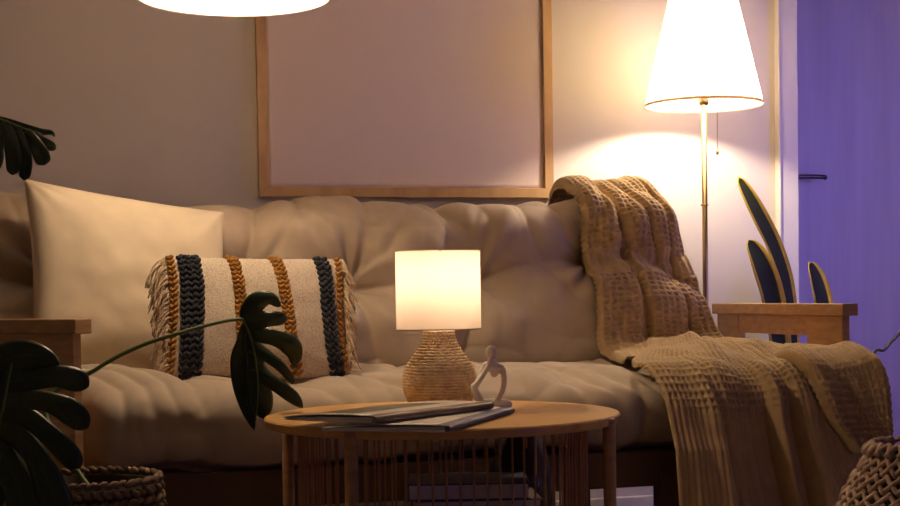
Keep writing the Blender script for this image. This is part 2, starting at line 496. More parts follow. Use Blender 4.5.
def armrest(px_, py_, rot, mirror):
    """front outer corner of the arm at (px_, py_); runs back along +Y before turning by rot about that corner"""
    g = lambda lo, hi: MB().box((px_ + lo[0], py_ + lo[1], lo[2]), (px_ + hi[0], py_ + hi[1], hi[2]), rot, (px_, py_, 0))
    a = g((-.033, -.02, .668), (.014, .74, .701)).build('armrest', M['woodx'], sofa, bevel=.003, smooth=False)
    g((-.024, 0, 0), (0, .18, .668)).build('front_post', M['wood'], a, bevel=.002, smooth=False)
    g((-.024, .58, 0), (0, .72, .668)).build('rear_post', M['wood'], a, bevel=.002, smooth=False)
    g((-.022, .18, .612), (-.002, .58, .668)).build('side_rail', M['woodx'], a, bevel=.002, smooth=False)
    g((-.022, .18, .26), (-.002, .58, .33)).build('lower_rail', M['woodx'], a, bevel=.002, smooth=False)
    return a


armrest(2.119, 3.40, 0, False)
al = at(81, 330, 3.27)
armrest(al[0], 3.27, math.radians(38), True)


# ------------------------------------------------------------------ pillows
def pillow_surface(cen, e1, e2, a, b, T, pinch=.07, pe=.42):
    e1 = unit(e1); n = unit(np.cross(e1, e2)); e2 = unit(e2)
    if n[1] > 0: n = -n

    def f(u, v, side=1, off=0):
        x = a * u * (1 - pinch * (1 - v * v)); y = b * v * (1 - pinch * (1 - u * u))
        t = T * (np.clip(1 - np.abs(u) ** 2.2, 0, 1) * np.clip(1 - np.abs(v) ** 2.2, 0, 1)) ** pe
        return cen + e1 * x + e2 * y + n * (side * t + off)
    return f, e1, e2, n


def pillow_mesh(cen, e1, e2, a, b, T, seed, n=56, wr=.006, pinch=.07):
    f, e1, e2, nn = pillow_surface(cen, e1, e2, a, b, T, pinch)
    m = MB(); g = np.sin(np.linspace(-math.pi / 2, math.pi / 2, n))
    for side in (1, -1):
        P = np.zeros((n, n, 3))
        for i, u in enumerate(g):
            for j, v in enumerate(g):
                edge = (1 - abs(u) ** 6) * (1 - abs(v) ** 6)
                w_ = wr * (nz(u * 1.4, v * 1.4, seed, 1.6) + .5 * nz(u * 3, v * 3, seed + 5, 1.5))
                # creases running in from the corners
                for cu in (-1, 1):
                    for cv in (-1, 1):
                        du, dv = u - cu, v - cv; r = math.hypot(du, dv); an = math.atan2(dv * cv, du * cu)
                        w_ += wr * .8 * math.sin(11 * an + seed + cu * 2 + cv) * math.exp(-r / .35)
                P[i, j] = f(u, v, side, side * w_ * edge)
        m.grid(P)
    bm = m
    return bm, f, e1, e2, nn


def weld(o, d=.0008):
    bm = bmesh.new(); bm.from_mesh(o.data); bmesh.ops.remove_doubles(bm, verts=bm.verts, dist=d)
    bmesh.ops.recalc_face_normals(bm, faces=bm.faces); bm.to_mesh(o.data); bm.free()
    o.data.polygons.foreach_set('use_smooth', [True] * len(o.data.polygons)); return o


pc = at(131, 286, 3.80)
m, f, e1, e2, nn = pillow_mesh(pc, (.98, .06, -.16), (-.01, .30, .95), .256, .245, .115, 3.3, 70, .011, .055)
pl = thing('throw_pillow', (pc[0], pc[1], .555), 'large plain cream square pillow leaning on the left of the sofa back', 'pillow')
weld(m.build('pillow_cover', M['pillow'], pl))
pp = MB(); g = np.linspace(-1, 1, 40)
loop = [f(u, -1) for u in g] + [f(1, v) for v in g[1:]] + [f(u, 1) for u in g[::-1][1:]] + [f(-1, v) for v in g[::-1][1:-1]]
pp.tube(loop, .0032, 6, True); pp.build('piping', M['pillow'], pl)

bc = at(257, 320, 3.50)
m, f, e1, e2, nn = pillow_mesh(bc, (.985, .03, -.02), (.03, .33, .94), .222, .160, .075, 9.1, 60, .004, .04)
bp_ = thing('throw_pillow', (bc[0], bc[1], .56), 'rectangular woven cream pillow with braided charcoal and mustard bands and tassel fringe', 'pillow')
weld(m.build('pillow_cover', M['boho'], bp_))


def braid(u_top, u_bot, cols, width, mt, rows=24):
    m = MB(); cw = width / cols
    for j in range(rows):
        v = 1.0 - 2.0 * (j + .5) / rows
        uc = u_top + (u_bot - u_top) * (1 - v) / 2 + .02 * math.sin(2.4 * v)
        for c in range(cols):
            for k in (-1, 1):
                u = uc + ((c + .5) * cw - width / 2 + k * cw * .22) / .222
                vv = v + (.5 / rows if k > 0 else 0)
                if abs(vv) > 1.0: vv = math.copysign(1.0, vv)
                uu = max(-1.0, min(1.0, u))
                p = f(uu, vv * .995, 1, .004)
                p2 = f(uu, min(1, vv * .995 + .03), 1, .004)
                t = unit(p2 - p); r_ = unit(np.cross(t, nn)); n_ = np.cross(r_, t)
                if np.dot(n_, nn) < 0: n_ = -n_
                q = unit(t * .75 + r_ * .62 * k)
                q2 = unit(np.cross(n_, q))
                jit = .85 + .3 * random.random()
                m.blob(p + n_ * .001 * random.uniform(-1, 1), (q * cw * .62 * jit, q2 * cw * .33 * jit, n_ * .0068 * jit), 7, 5)
    o = m.build('braided_band', mt, bp_); return o


o = braid(-.955, -.955, 1, .016, M['mustard'], 22); o['label'] = 'narrow mustard braid along the left edge'
o = braid(-.77, -.75, 3, .052, M['navy'], 20); o['label'] = 'wide charcoal braid near the left edge'
o = braid(-.30, -.18, 2, .026, M['mustard'], 24); o['label'] = 'mustard braid left of the middle'
o = braid(.17, .40, 2, .027, M['mustard'], 24); o['label'] = 'mustard braid right of the middle'
o = braid(.70, .86, 2, .036, M['navy'], 20); o['label'] = 'charcoal braid near the right edge'
o = braid(.90, .97, 1, .014, M['mustard'], 22); o['label'] = 'narrow mustard braid along the right edge'
for side in (-1, 1):
    m = MB()
    for k in range(230):
        v = random.uniform(-.97, .98)
        p = f(side * .99, v, 1, .002 + random.uniform(-.006, .008))
        L = random.uniform(.045, .085) * (1 if side < 0 else .85)
        out = -e1 if side < 0 else e1
        spread = random.uniform(.3, 1.6) if side < 0 else random.uniform(.05, .45)
        dirx = unit(out * spread + nn * random.uniform(0, .5) + np.array([0, 0, -.35]) + e2 * random.uniform(-.25, .25))
        q = p.copy(); pts = [q.copy()]; dd = dirx.copy()
        wv = random.uniform(0, 6)
        for i in range(6):
            dd = unit(dd + np.array([0, 0, -.33]) + .22 * np.array([math.sin(wv + i * 1.7), .3 * math.cos(wv + i), 0]))
            q = q + dd * L / 6; pts.append(q.copy())
        pts = [(*(p_[:2]), max(p_[2], .562)) for p_ in pts]
        m.tube(pts, random.uniform(.0011, .0019), 5)
    o = m.build('fringe', M['fringe'], bp_); o['label'] = 'tassel fringe hanging from the %s edge' % ('left' if side < 0 else 'right')


# ------------------------------------------------------------------ throw blanket
from mathutils.bvhtree import BVHTree


def bvh_of(o):
    off = ORG['sofa']
    return BVHTree.FromPolygons([tuple(v_.co + off) for v_ in o.data.vertices], [tuple(p.vertices) for p in o.data.polygons])


TREES = [bvh_of(seat_o), bvh_of(back_o)]


def blur(a, r):
    k_ = np.ones(2 * r + 1) / (2 * r + 1)
    for ax in (0, 1):
        a = np.apply_along_axis(lambda q: np.convolve(np.pad(q, r, mode='edge'), k_, 'valid'), ax, a)
    return a


def throw_sheet(path, xl, xr, folds, nx, ds, name, parent, waffle=.0045, base=.012, ribs=None, nseed=0, cell=.0165, Wd=.62):
    """path: polyline (Y,z) in the sofa's side view; xl/xr: keyed over arc fraction; folds: fn(v, s)->height"""
    pth = np.array(catmull(path, 14)); dl = np.hypot(*np.diff(pth, axis=0).T); Ls = np.concatenate([[0], np.cumsum(dl)]); tot = Ls[-1]
    ns = int(tot / ds); S = np.linspace(0, tot, ns)
    Yp = np.interp(S, Ls, pth[:, 0]); Zp = np.interp(S, Ls, pth[:, 1])
    ker = np.ones(15) / 15
    pad = lambda a: np.convolve(np.pad(a, 7, mode='edge'), ker, 'valid')
    Yp, Zp = pad(Yp), pad(Zp)
    ty, tz = np.gradient(Yp), np.gradient(Zp); ll = np.hypot(ty, tz); ty, tz = ty / ll, tz / ll
    ny, nz_ = tz, -ty                      # outward (towards viewer / up)
    fr = S / tot
    smooth = lambda a: np.convolve(np.pad(a, 30, mode='edge'), np.ones(61) / 61, 'valid')
    XLs, XRs = smooth(np.interp(fr, *zip(*xl))), smooth(np.interp(fr, *zip(*xr)))
    v = np.linspace(0, 1, nx)
    V, FR = np.meshgrid(v, fr)
    X = XLs[:, None] * (1 - V) + XRs[:, None] * V
    hs = np.zeros_like(X)
    for i in range(0, ns):
        n_ = Vector((0, ny[i], nz_[i]))
        for j in range(0, nx, 2):
            o_ = Vector((X[i, j], Yp[i], Zp[i])) + n_ * .22
            best = -.02
            for tr_ in TREES:
                hit = tr_.ray_cast(o_, -n_, .30)
                if hit[0] is not None: best = max(best, .22 - hit[3])
            hs[i, j] = best
            if j + 1 < nx: hs[i, j + 1] = best
    b1 = blur(hs, 7)
    hs = blur(np.maximum(hs, b1), 3); hs = np.maximum(hs, b1)
    Hh = base + hs + folds(V, FR, X)
    a_, b_ = V * Wd / cell * math.pi, S[:, None] / cell * math.pi
    wf = np.maximum(np.abs(np.sin(a_)), np.abs(np.sin(b_))) ** 3
    mask = np.ones_like(V) if ribs is None else ribs(V, FR)
    rb = np.abs(np.sin(a_)) ** 2
    Hh = Hh + waffle * (wf * mask + .35 * rb * (1 - mask))
    edge = np.minimum(V, 1 - V)
    Hh = Hh - .006 * np.exp(-edge / .006)
    P = np.stack([X, Yp[:, None] + ny[:, None] * Hh, Zp[:, None] + nz_[:, None] * Hh], 2)
    P[:, :, 2] = np.maximum(P[:, :, 2], .006)
    m = MB(); m.grid(P)
    return m.build(name, M['throw'], parent, solid=.003)


throw = thing('throw_blanket', (1.8, 3.3, .56), 'tan waffle knit throw blanket draped over the right end of the sofa', 'blanket')


def valley(V, c, w_): return np.exp(-((V - c) / w_) ** 2)


def fold_up(V, S, X):
    amp = np.interp(S, [0, .2, .35, .8, 1], [.02, .045, .05, .045, .02])
    sh = .10 * S
    h_ = .62 + .15 * np.sin(2 * math.pi * (1.35 * V + .15 - .4 * S)) + .05 * np.sin(2 * math.pi * (3.1 * V + .6 * S + .3)) + .03 * np.sin(2 * math.pi * (5.3 * V - 1.1 * S))
    h_ -= .75 * valley(V, .28 + 1.6 * sh, .04) + .35 * valley(V, .66 + .5 * (S - .5), .03) + .25 * valley(V, .83 - .3 * (S - .5), .03)
    h_ -= .30 * np.exp(-((S - .42 - .22 * V) / .018) ** 2) * (V > .38) + .2 * np.exp(-((S - .64 + .12 * V) / .02) ** 2) * (V > .4)
    return np.clip(amp * h_ * np.clip(np.minimum(V, 1 - V) / .035, .3, 1), 0, 1)


upper = [(4.30, .80), (4.285, .93), (4.235, 1.035), (4.15, 1.062), (4.065, 1.035), (4.015, .95), (3.975, .83), (3.925, .70), (3.885, .60), (3.83, .562), (3.72, .558), (3.60, .556)]
x = lambda px, py, Y: at(px, py, Y)[0]
throw_sheet(upper,
            [(0, x(562, 185, 4.15)), (.35, x(562, 185, 4.12)), (.5, x(578, 230, 4.02)), (.75, x(590, 310, 3.93)), (.86, x(600, 350, 3.87)), (1, x(622, 362, 3.60))],
            [(0, x(640, 185, 4.15)), (.33, x(640, 185, 4.12)), (.42, x(660, 210, 4.08)), (.6, x(690, 265, 3.99)), (.78, x(716, 310, 3.92)), (.87, x(735, 335, 3.88)), (1, x(748, 350, 3.60))],
            fold_up, 150, .0023, 'upper_drape', throw, waffle=.008, Wd=.265, ribs=lambda V, S: 1 - .85 * (np.abs(S - .56) < .035) - .85 * (np.abs(S - .82) < .03), cell=.0155)


def fold_low(V, S, X):
    drop = np.clip((S - .42) / .25, 0, 1)
    amp = (.014 + .13 * drop) * (1 - .7 * np.clip((V - .60) / .1, 0, 1))
    h_ = .45 + .22 * np.sin(2 * math.pi * (1.6 * V + .1)) + .12 * np.sin(2 * math.pi * (3.7 * V + .3 + .2 * S)) + .05 * np.sin(2 * math.pi * (7 * V - .5 * S))
    h_ -= .75 * valley(V, .405 + .03 * S, .030) + .6 * valley(V, .60 - .05 * S, .04) + .3 * valley(V, .47, .02) + .3 * valley(V, .18 + .1 * S, .03)
    ridge = .030 * np.exp(-((V - .40) / .05) ** 2) * np.exp(-((S - .26) / .10) ** 2) + .022 * np.exp(-((V - .68) / .05) ** 2) * np.exp(-((S - .24) / .13) ** 2)
    ridge += .022 * np.exp(-((V - .55) / .03) ** 2) * np.exp(-((S - .22) / .1) ** 2)
    return np.clip(amp * h_, 0, .11) + ridge + .022 * np.clip(1 - S / .4, 0, 1) + .03 * np.exp(-((V - .36) / .07) ** 2) * np.exp(-((S - .08) / .07) ** 2)


lower = [(3.80, .562), (3.70, .562), (3.55, .560), (3.40, .556), (3.32, .545), (3.275, .510), (3.255, .44), (3.250, .34), (3.245, .22), (3.24, .10), (3.235, .012)]
throw_sheet(lower,
            [(0, x(650, 352, 3.80)), (.12, x(645, 352, 3.68)), (.4, x(632, 356, 3.36)), (.5, x(650, 385, 3.27)), (.6, x(662, 430, 3.25)), (.8, x(668, 490, 3.24)), (1, x(672, 520, 3.24))],
            [(0, 2.05), (.2, 2.075), (.34, 2.11), (.43, x(864, 365, 3.29)), (.53, x(874, 395, 3.25)), (.65, x(880, 437, 3.25)), (.8, x(905, 480, 3.24)), (1, x(915, 540, 3.24))],
            fold_low, 250, .0026, 'lower_drape', throw, waffle=.009, Wd=.70, ribs=lambda V, S: 1 - np.clip((S - .54 - .04 * np.sin(5 * V)) / .04, 0, 1), cell=.0165)


def fold_flap(V, S, X):
    up_ = np.clip((S - .34) / .3, 0, 1)
    roll = 1 - .8 * np.exp(-V / .03)
    return (.024 + .034 * up_) * roll + .018 * np.sin(2 * math.pi * (1.0 * V + .10 + .25 * S)) * up_ + .004 * np.sin(2 * math.pi * (3.2 * V - S))


flap = [(3.62, .562), (3.50, .562), (3.40, .558), (3.325, .548), (3.275, .510), (3.252, .44), (3.245, .37), (3.235, .315)]
throw_sheet(flap,
            [(0, x(752, 340, 3.62)), (.3, x(782, 348, 3.38)), (.45, x(800, 368, 3.25)), (.62, x(810, 395, 3.22)), (.76, x(820, 418, 3.21)), (.88, x(836, 434, 3.2)), (1, x(862, 444, 3.2))],
            [(0, 2.09), (.3, 2.12), (.45, x(864, 362, 3.29)), (.6, x(874, 392, 3.24)), (.8, x(881, 425, 3.23)), (1, x(886, 440, 3.2))],
            fold_flap, 110, .0026, 'folded_corner', throw, waffle=.008, Wd=.30, ribs=lambda V, S: 1 - np.clip((S - .90) / .03, 0, 1) - .8 * (np.abs(S - .56) < .05), cell=.0165)

# ------------------------------------------------------------------ coffee table
TX, TY, TZ, TR = .818, 2.825, .50, .36
table = thing('coffee_table', (TX, TY, 0), 'round light wooden coffee table with a cage of thin rods', 'table')
MB().lathe([(TR - .006, -.019), (TR - .001, -.016), (TR, -.010), (TR, -.003), (TR - .003, 0)], (TX, TY, TZ), 128).build('tabletop', M['table'], table, auto=40)
for a in (-117.5, -25, 65, 158):
    r_ = math.radians(a) - YAW
    cx, cy = TX + (TR - .004) * math.cos(r_), TY + (TR - .004) * math.sin(r_)
    MB().lathe([(.009, 0), (.0125, .04), (.0125, TZ - .006), (.010, TZ - .003)], (cx, cy, 0), 20).build('leg', M['wood'], table)
sz = .245
MB().lathe([(.300, -.018), (.300, 0)], (TX, TY, sz), 96).build('lower_shelf', M['table'], table, auto=40)
m = MB(); m.tube([(TX + .345 * math.cos(t), TY + .345 * math.sin(t), sz - .009) for t in np.linspace(0, 2 * math.pi, 73)[:-1]], .009, 8, True)
m.build('lower_ring', M['wood'], table)
NR = 72
rod = None
for k in range(NR):
    a = 2 * math.pi * k / NR
    if rod is None:
        rod = MB().tube([(TX + .292, TY, sz), (TX + .292, TY, TZ - .019)], .0023, 8).build('rod', M['rod'], table)
        rm = rod.data
        for v_ in rm.vertices: v_.co.x -= .292
        rod.location = (.292, 0, 0)
    else:
        r2 = rod.copy(); C.objects.link(r2); r2.parent = table; r2.location = (.292 * math.cos(a), .292 * math.sin(a), 0)

# things on the lower shelf
def book(loc, rot, sx, sy, h_, cm, label, grp):
    t = thing('book', loc, label, 'book', grp)
    pv = loc
    ct = 0.0025
    mk = lambda lo, hi: MB().box([loc[i] + lo[i] for i in range(3)], [loc[i] + hi[i] for i in range(3)], rot, pv)
    b = mk((-sx / 2, -sy / 2, 0), (sx / 2, sy / 2, ct)); b2 = mk((-sx / 2, -sy / 2, h_ - ct), (sx / 2, sy / 2, h_)); b3 = mk((-sx / 2, sy / 2 - ct, ct), (sx / 2, sy / 2, h_ - ct))
    for q in (b2, b3): b.add(q.v, q.f)
    b.build('cover', cm, t, smooth=False)
    mk((-sx / 2 + .004, -sy / 2 + .004, ct), (sx / 2 - .004, sy / 2 - ct, h_ - ct)).build('page_block', M['pages'], t, smooth=False)


bx, by = atz(478, 478, .36)[:2]
book((bx, by + .04, sz), -.25, .27, .20, .035, M['bookred'], 'thick brown book at the bottom of the stack under the coffee table', 'books under the table')
book((bx + .005, by + .04, sz + .035), -.22, .26, .19, .042, M['bookred'], 'brown book in the middle of the stack under the coffee table', 'books under the table')
book((bx - .01, by + .04, sz + .077), -.28, .25, .185, .034, M['bookblue'], 'dark blue book on top of the stack under the coffee table', 'books under the table')
vp = at(522, 480, 3.04)
va = MB().lathe([(.050, 0), (.066, .02), (.076, .06), (.076, .085), (.066, .12), (.046, .165), (.028, .195), (.020, .215), (.021, .228)], (vp[0], vp[1], sz), 40)
tag(va.build('vase', M['glaze'], None, (vp[0], vp[1], sz)), 'dark glossy teardrop vase behind the rods under the coffee table', 'vase')

# magazines
def magazine(F, R_, Lc, z, th, label, photo, openings, dark):
    """fold runs F->R; pages go from the fold towards Lc"""
    F, R_, Lc = [np.array((*q[:2], 0.)) for q in (F, R_, Lc)]
    a_ = R_ - F; ln = np.linalg.norm(a_); ex = a_ / ln; ey = unit(np.array([-ex[1], ex[0], 0])); wd = abs(np.dot(Lc - F, ey))
    org = F + ex * ln / 2 + ey * wd / 2
    t = thing('magazine', (org[0], org[1], z), label, 'magazine', 'magazines on the coffee table')
    k = 26

    def prof(t0, zt, zb, inner=0):
        # closed section: up over the top sheet, round the fold, back below
        pts = []
        for i in range(k):
            q = 1 - i / (k - 1); pts.append((wd * q, zt(q) - inner))
        r = (zt(0) - zb(0)) / 2 - inner
        for i in range(1, 10):
            an = math.pi / 2 + math.pi * i / 10; pts.append((r * math.cos(an) * 1.3, (zt(0) + zb(0)) / 2 + r * math.sin(an)))
        for i in range(k):
            q = i / (k - 1); pts.append((wd * q, zb(q) + inner))
        return pts
    zt = lambda q: th * (1 - .62 * q ** 1.4) + .003 * math.sin(3.1 * q)
    zb = lambda q: .0004 + 0 * q
    pr = prof(0, zt, zb)
    # cover: open strip with thickness
    m = MB(); nl = 14
    P = np.array([[F + ex * (ln * j / (nl - 1)) + ey * y + np.array([0, 0, z + zz]) for j in range(nl)] for y, zz in pr])
    m.grid(P); c_ = m.build('cover', M['cover'], t, solid=.0007)
    # fold skin, a strip along the spine in the tone passed as dark
    m = MB()
    sub_ = [p for p in pr if p[0] < .022]
    P = np.array([[F + ex * (ln * j / (nl - 1)) + ey * (y * 1.0 - .0007) + np.array([0, 0, z + zz + (.0007 if zz > th * .5 else 0)]) for j in range(nl)] for y, zz in sub_ if zz > th * .12])
    m.grid(P); m.build('spine_skin', dark, t)
    # pages
    m = MB()
    for s0, s1, zz0, zz1 in openings:
        za = lambda q: th * zz0 * (1 - .55 * q) ; zb2 = lambda q: th * zz1 * (1 - .55 * q)
        Pt = np.array([[F + ex * (.0015 + (ln - .003) * j / (nl - 1)) + ey * (.003 + (wd * s0 - .003) * i / 15) + np.array([0, 0, z + zb2(i / 15)]) for j in range(nl)] for i in range(16)])
        Pb = np.array([[F + ex * (.0015 + (ln - .003) * j / (nl - 1)) + ey * (.003 + (wd * s1 - .003) * i / 15) + np.array([0, 0, z + za(i / 15)]) for j in range(nl)] for i in range(16)])
        Q = np.concatenate([Pt, Pb[::-1]], 0); m.grid(Q, True, False)
        n0 = len(m.v) - Q.shape[0] * nl
        for i in range(15):
            A, B_ = n0 + i * nl, n0 + (31 - i) * nl; A2, B2 = n0 + (i + 1) * nl, n0 + (30 - i) * nl
            m.f.append((A, A2, B2, B_)); m.f.append((A + nl - 1, B_ + nl - 1, B2 + nl - 1, A2 + nl - 1))
    m.build('pages', M['pages'], t, smooth=False)
    if photo:
        m = MB(); P = np.array([[F + ex * (ln * (.05 + .74 * j / (nl - 1))) + ey * (wd * (.28 + .66 * i / 11)) + np.array([0, 0, z + zt(.28 + .66 * i / 11) + .0008]) for j in range(nl)] for i in range(12)])
        m.grid(P); m.build('cover_photo', M['photo'], t)
    return t


magazine(atz(446, 431, .503), atz(511, 412, .503), atz(343, 424, .503), TZ, .012, 'lower pale magazine with blue light painted on its spine, nearest the table front', False, [(.97, .97, .10, .45), (.99, .99, .52, .85)], M['bookblue'])  # blue light on this spine is painted in as its colour
F2, R2, L2 = atz(373, 424, .514), atz(490, 409, .514), atz(303, 417, .514)
magazine(F2, R2, L2, TZ + .0135, .014, 'upper magazine with a dark photo cover, lying across the other magazine', True, [(.97, .97, .12, .45), (1.0, 1.0, .52, .85)], M['coverdark'])

# ------------------------------------------------------------------ table lamp
lb = atz(438, 404.5, .50)
lx, ly = atD(440, 404, 3.10)[:2]
lamp = thing('table_lamp', (lx, ly, TZ), 'lit table lamp with woven rattan gourd base and cream drum shade', 'lamp')
KZ = 3.10 / FPX


def base_r(z):  # z from table, metres
    return np.interp(z, [0, .006, .02, .045, .07, .09, .105, .12, .135, .150, .165], [.052, .060, .068, .0760, .0755, .068, .058, .046, .037, .0315, .030])


m = MB(); rows = 27
for k in range(rows):
    z = .004 + .158 * k / (rows - 1); r0_ = float(base_r(z)); n_ = 96; nst = 22
    pts = [((r0_ + .0022 * math.sin(nst * t + math.pi * k)) * math.cos(t) + lx, (r0_ + .0022 * math.sin(nst * t + math.pi * k)) * math.sin(t) + ly, TZ + z + .0006 * random.uniform(-1, 1)) for t in np.linspace(0, 2 * math.pi, n_ + 1)[:-1]]
    m.tube(pts, .0031, 6, True)
m.build('woven_base', M['wicker'], lamp)
MB().lathe([(float(base_r(z)) - .0025, z) for z in np.linspace(.0, .165, 30)], (lx, ly, TZ), 48).build('base_core', M['wickerin'], lamp)
SB, ST, SR = .160, .325, .0905
zb_, zt_ = at(438, 329, ly)[2], at(438, 251, ly)[2]
sh = MB().lathe([(SR, zb_), (SR, zt_)], (lx, ly, 0), 72, caps=False).build('lamp_shade', M['shade_table'], lamp)
for zz in (zb_, zt_):
    MB().lathe([(SR + .0012, zz - .0013), (SR + .0016, zz), (SR + .0012, zz + .0013), (SR - .001, zz + .0013), (SR - .001, zz - .0013), (SR + .0012, zz - .0013)], (lx, ly, 0), 72, caps=False).build('shade_rim', M['rim'], sh)
MB().tube([(lx, ly, TZ + .163), (lx, ly, zt_ - .085)], .009, 12).build('socket', M['brass'], lamp)
bulbm = MB().lathe([(.002, -.030), (.018, -.024), (.028, -.010), (.030, 0), (.026, .015), (.015, .026), (.002, .030)], (lx, ly, zt_ - .055), 20)
bulbm.build('light_bulb', emit_mat('table_bulb_glow', COL_TABLE, BULB_TABLE), lamp)
sp_ = MB()
for k in range(3):
    a = k * 2.094 + .3; sp_.tube([(lx, ly, zt_ - .006), (lx + SR * math.cos(a), ly + SR * math.sin(a), zt_ - .002)], .0015, 6)
sp_.build('shade_spider', M['brass'], sh)

# ------------------------------------------------------------------ figurine
gx, gy = atD(492, 407, 3.03)[:2]
gs = .000362
def fig_pt(q): return np.array((_c * (q[0] - 190) * gs + _s * q[1] * gs, -_s * (q[0] - 190) * gs + _c * q[1] * gs, q[2] * gs + .003)) + np.array([gx, gy, TZ])


m = MB()
for path in ([(205, 2, 205, 24), (206, 0, 225, 34), (202, -2, 250, 26), (196, -3, 275, 15), (192, -6, 292, 15), (190, -8, 305, 20)],          # chest, neck
             [(225, 0, 236, 20), (246, 2, 226, 19), (260, 0, 190, 15), (261, -4, 140, 14), (246, -14, 85, 14), (218, -24, 40, 14), (192, -30, 18, 14)],   # right arm
             [(190, 6, 240, 18), (160, 14, 250, 16), (140, 10, 215, 14), (116, 2, 165, 14), (98, -6, 132, 15)],           # left upper arm
             [(98, -8, 130, 15), (120, -18, 158, 13), (150, -28, 205, 12), (172, -32, 245, 12), (184, -26, 285, 12)],     # left forearm to the chin
             [(88, 0, 124, 18), (96, -8, 95, 19), (112, -14, 58, 19), (140, -22, 24, 17), (178, -32, 12, 13)],            # raised shin and foot
             [(140, -8, 28, 20), (190, 14, 26, 24), (240, 14, 24, 25), (276, 0, 22, 22), (284, -16, 20, 19), (250, -34, 17, 17), (200, -44, 13, 14)]):  # folded leg
    pts = catmull([np.array(p) for p in path], 6)
    m.tube([fig_pt(p) for p in pts], [p[3] * gs * 1.2 for p in pts], 14)
    for e_ in (path[0], path[-1]):
        r_ = e_[3] * gs * 1.2; m.blob(fig_pt(e_), np.eye(3) * r_, 14, 8)
hc = fig_pt((190, -4, 322)); m.blob(hc, (_r0 * 34 * gs, _f0 * 36 * gs, np.array([0, 0, 42 * gs])), 20, 12)
fo = m.build('figurine', M['white'], None, (gx, gy, TZ))
rm_ = fo.modifiers.new('remesh', 'REMESH'); rm_.mode = 'VOXEL'; rm_.voxel_size = .0016; rm_.use_smooth_shade = True
sm_ = fo.modifiers.new('smooth', 'SMOOTH'); sm_.factor = .6; sm_.iterations = 3
tag(fo, 'small white abstract seated thinker figurine beside the rattan lamp', 'figurine')

# ------------------------------------------------------------------ picture frame
fx0, fx1, fz0, fz1, fb = .703, 1.652, 1.046, 2.30, .030
pf = thing('picture_frame', ((fx0 + fx1) / 2, YW - .012, fz0), 'large light oak frame with a blank poster on the wall above the sofa', 'picture')
m = MB()
y0, y1 = YW - .026, YW - .002
for (a, b, c_, d_) in (((fx0, fz0), (fx1, fz0), (fx1 - fb, fz0 + fb), (fx0 + fb, fz0 + fb)), ((fx0, fz1), (fx1, fz1), (fx1 - fb, fz1 - fb), (fx0 + fb, fz1 - fb)),
                       ((fx0, fz0), (fx0, fz1), (fx0 + fb, fz1 - fb), (fx0 + fb, fz0 + fb)), ((fx1, fz0), (fx1, fz1), (fx1 - fb, fz1 - fb), (fx1 - fb, fz0 + fb))):
    vv = [(p[0], y0, p[1]) for p in (a, b, c_, d_)] + [(p[0], y1, p[1]) for p in (a, b, c_, d_)]
    m.add(vv, [(0, 1, 2, 3), (7, 6, 5, 4), (0, 4, 5, 1), (1, 5, 6, 2), (2, 6, 7, 3), (3, 7, 4, 0)])
m.build('frame', M['framewood'], pf, smooth=False, bevel=.0015)
nx_, nz2 = 60, 80
P = np.zeros((nx_, nz2, 3))
for i, xx in enumerate(np.linspace(fx0 + fb, fx1 - fb, nx_)):
    for j, zz in enumerate(np.linspace(fz0 + fb, fz1 - fb, nz2)):
        q = (xx - (fx1 - fb - .15 + .10 * max(0, 1 - (zz - fz0) / .5) ** 2)) / .05
        P[i, j] = (xx, YW - .014 + .0012 * math.exp(-q * q), zz)
m = MB(); m.grid(P); m.build('poster', M['poster'], pf, solid=.001)

# ------------------------------------------------------------------ floor lamp
FX, FY = 2.046, 4.10
fl = thing('floor_lamp', (FX, FY, 0), 'tall lit floor lamp with brass pole and white tapered shade behind the sofa', 'lamp')
MB().lathe([(.135, 0), (.135, .012), (.125, .018), (.02, .024), (.012, .04)], (FX, FY, 0), 48).build('base', M['brass'], fl)
MB().lathe([(.0088, .02), (.0088, 1.36)], (FX, FY, 0), 20).build('pole', M['brass'], fl)
zc_ = at(705, 205, FY)[2]
MB().lathe([(.0095, zc_ - .003), (.0125, zc_ - .002), (.0125, zc_ + .002), (.0095, zc_ + .003)], (FX, FY, 0), 20).build('collar', M['brass'], fl)
zsb, zst = 1.312, 1.655
sb_r, st_r = .182, .102
sh = MB().lathe([(sb_r, zsb), (st_r, zst)], (FX, FY, 0), 72, caps=False).build('lamp_shade', M['shade_floor'], fl)
MB().lathe([(sb_r + .0015, zsb), (sb_r - .0008, zsb + .009), (sb_r - .0035, zsb + .009), (sb_r - .001, zsb), (sb_r + .0015, zsb)], (FX, FY, 0), 72, caps=False).build('shade_rim', M['rim'], sh)
MB().lathe([(st_r + .003, zst - .012), (st_r + .0015, zst), (st_r - .001, zst), (st_r + .001, zst - .012), (st_r + .003, zst - .012)], (FX, FY, 0), 72, caps=False).build('shade_rim', M['rim'], sh)
m = MB()
for k in range(3):
    a = k * 2.094 + .5; m.tube([(FX, FY, zst - .03), (FX + st_r * math.cos(a), FY + st_r * math.sin(a), zst - .006)], .002, 6)
m.build('shade_spider', M['brass'], sh)
MB().lathe([(.013, 1.315), (.016, 1.325), (.016, 1.367), (.012, 1.374)], (FX, FY, 0), 20).build('socket', M['brass'], fl)
MB().lathe([(.012, -.032), (.02, -.024), (.029, -.008), (.030, 0), (.026, .015), (.015, .026), (.002, .030)], (FX, FY, 1.405), 20).build('light_bulb', emit_mat('floor_bulb_glow', COL_FLOOR, BULB_FLOOR), fl)
ck = at(717.5, 150, FY - .02); m = MB()
ctop = (ck[0], FY - .02, 1.335)
m.tube([(FX + .012, FY - .006, 1.345), (ck[0] - .01, FY - .018, 1.343), ctop, (ck[0], FY - .02, ck[2])], .0011, 6)
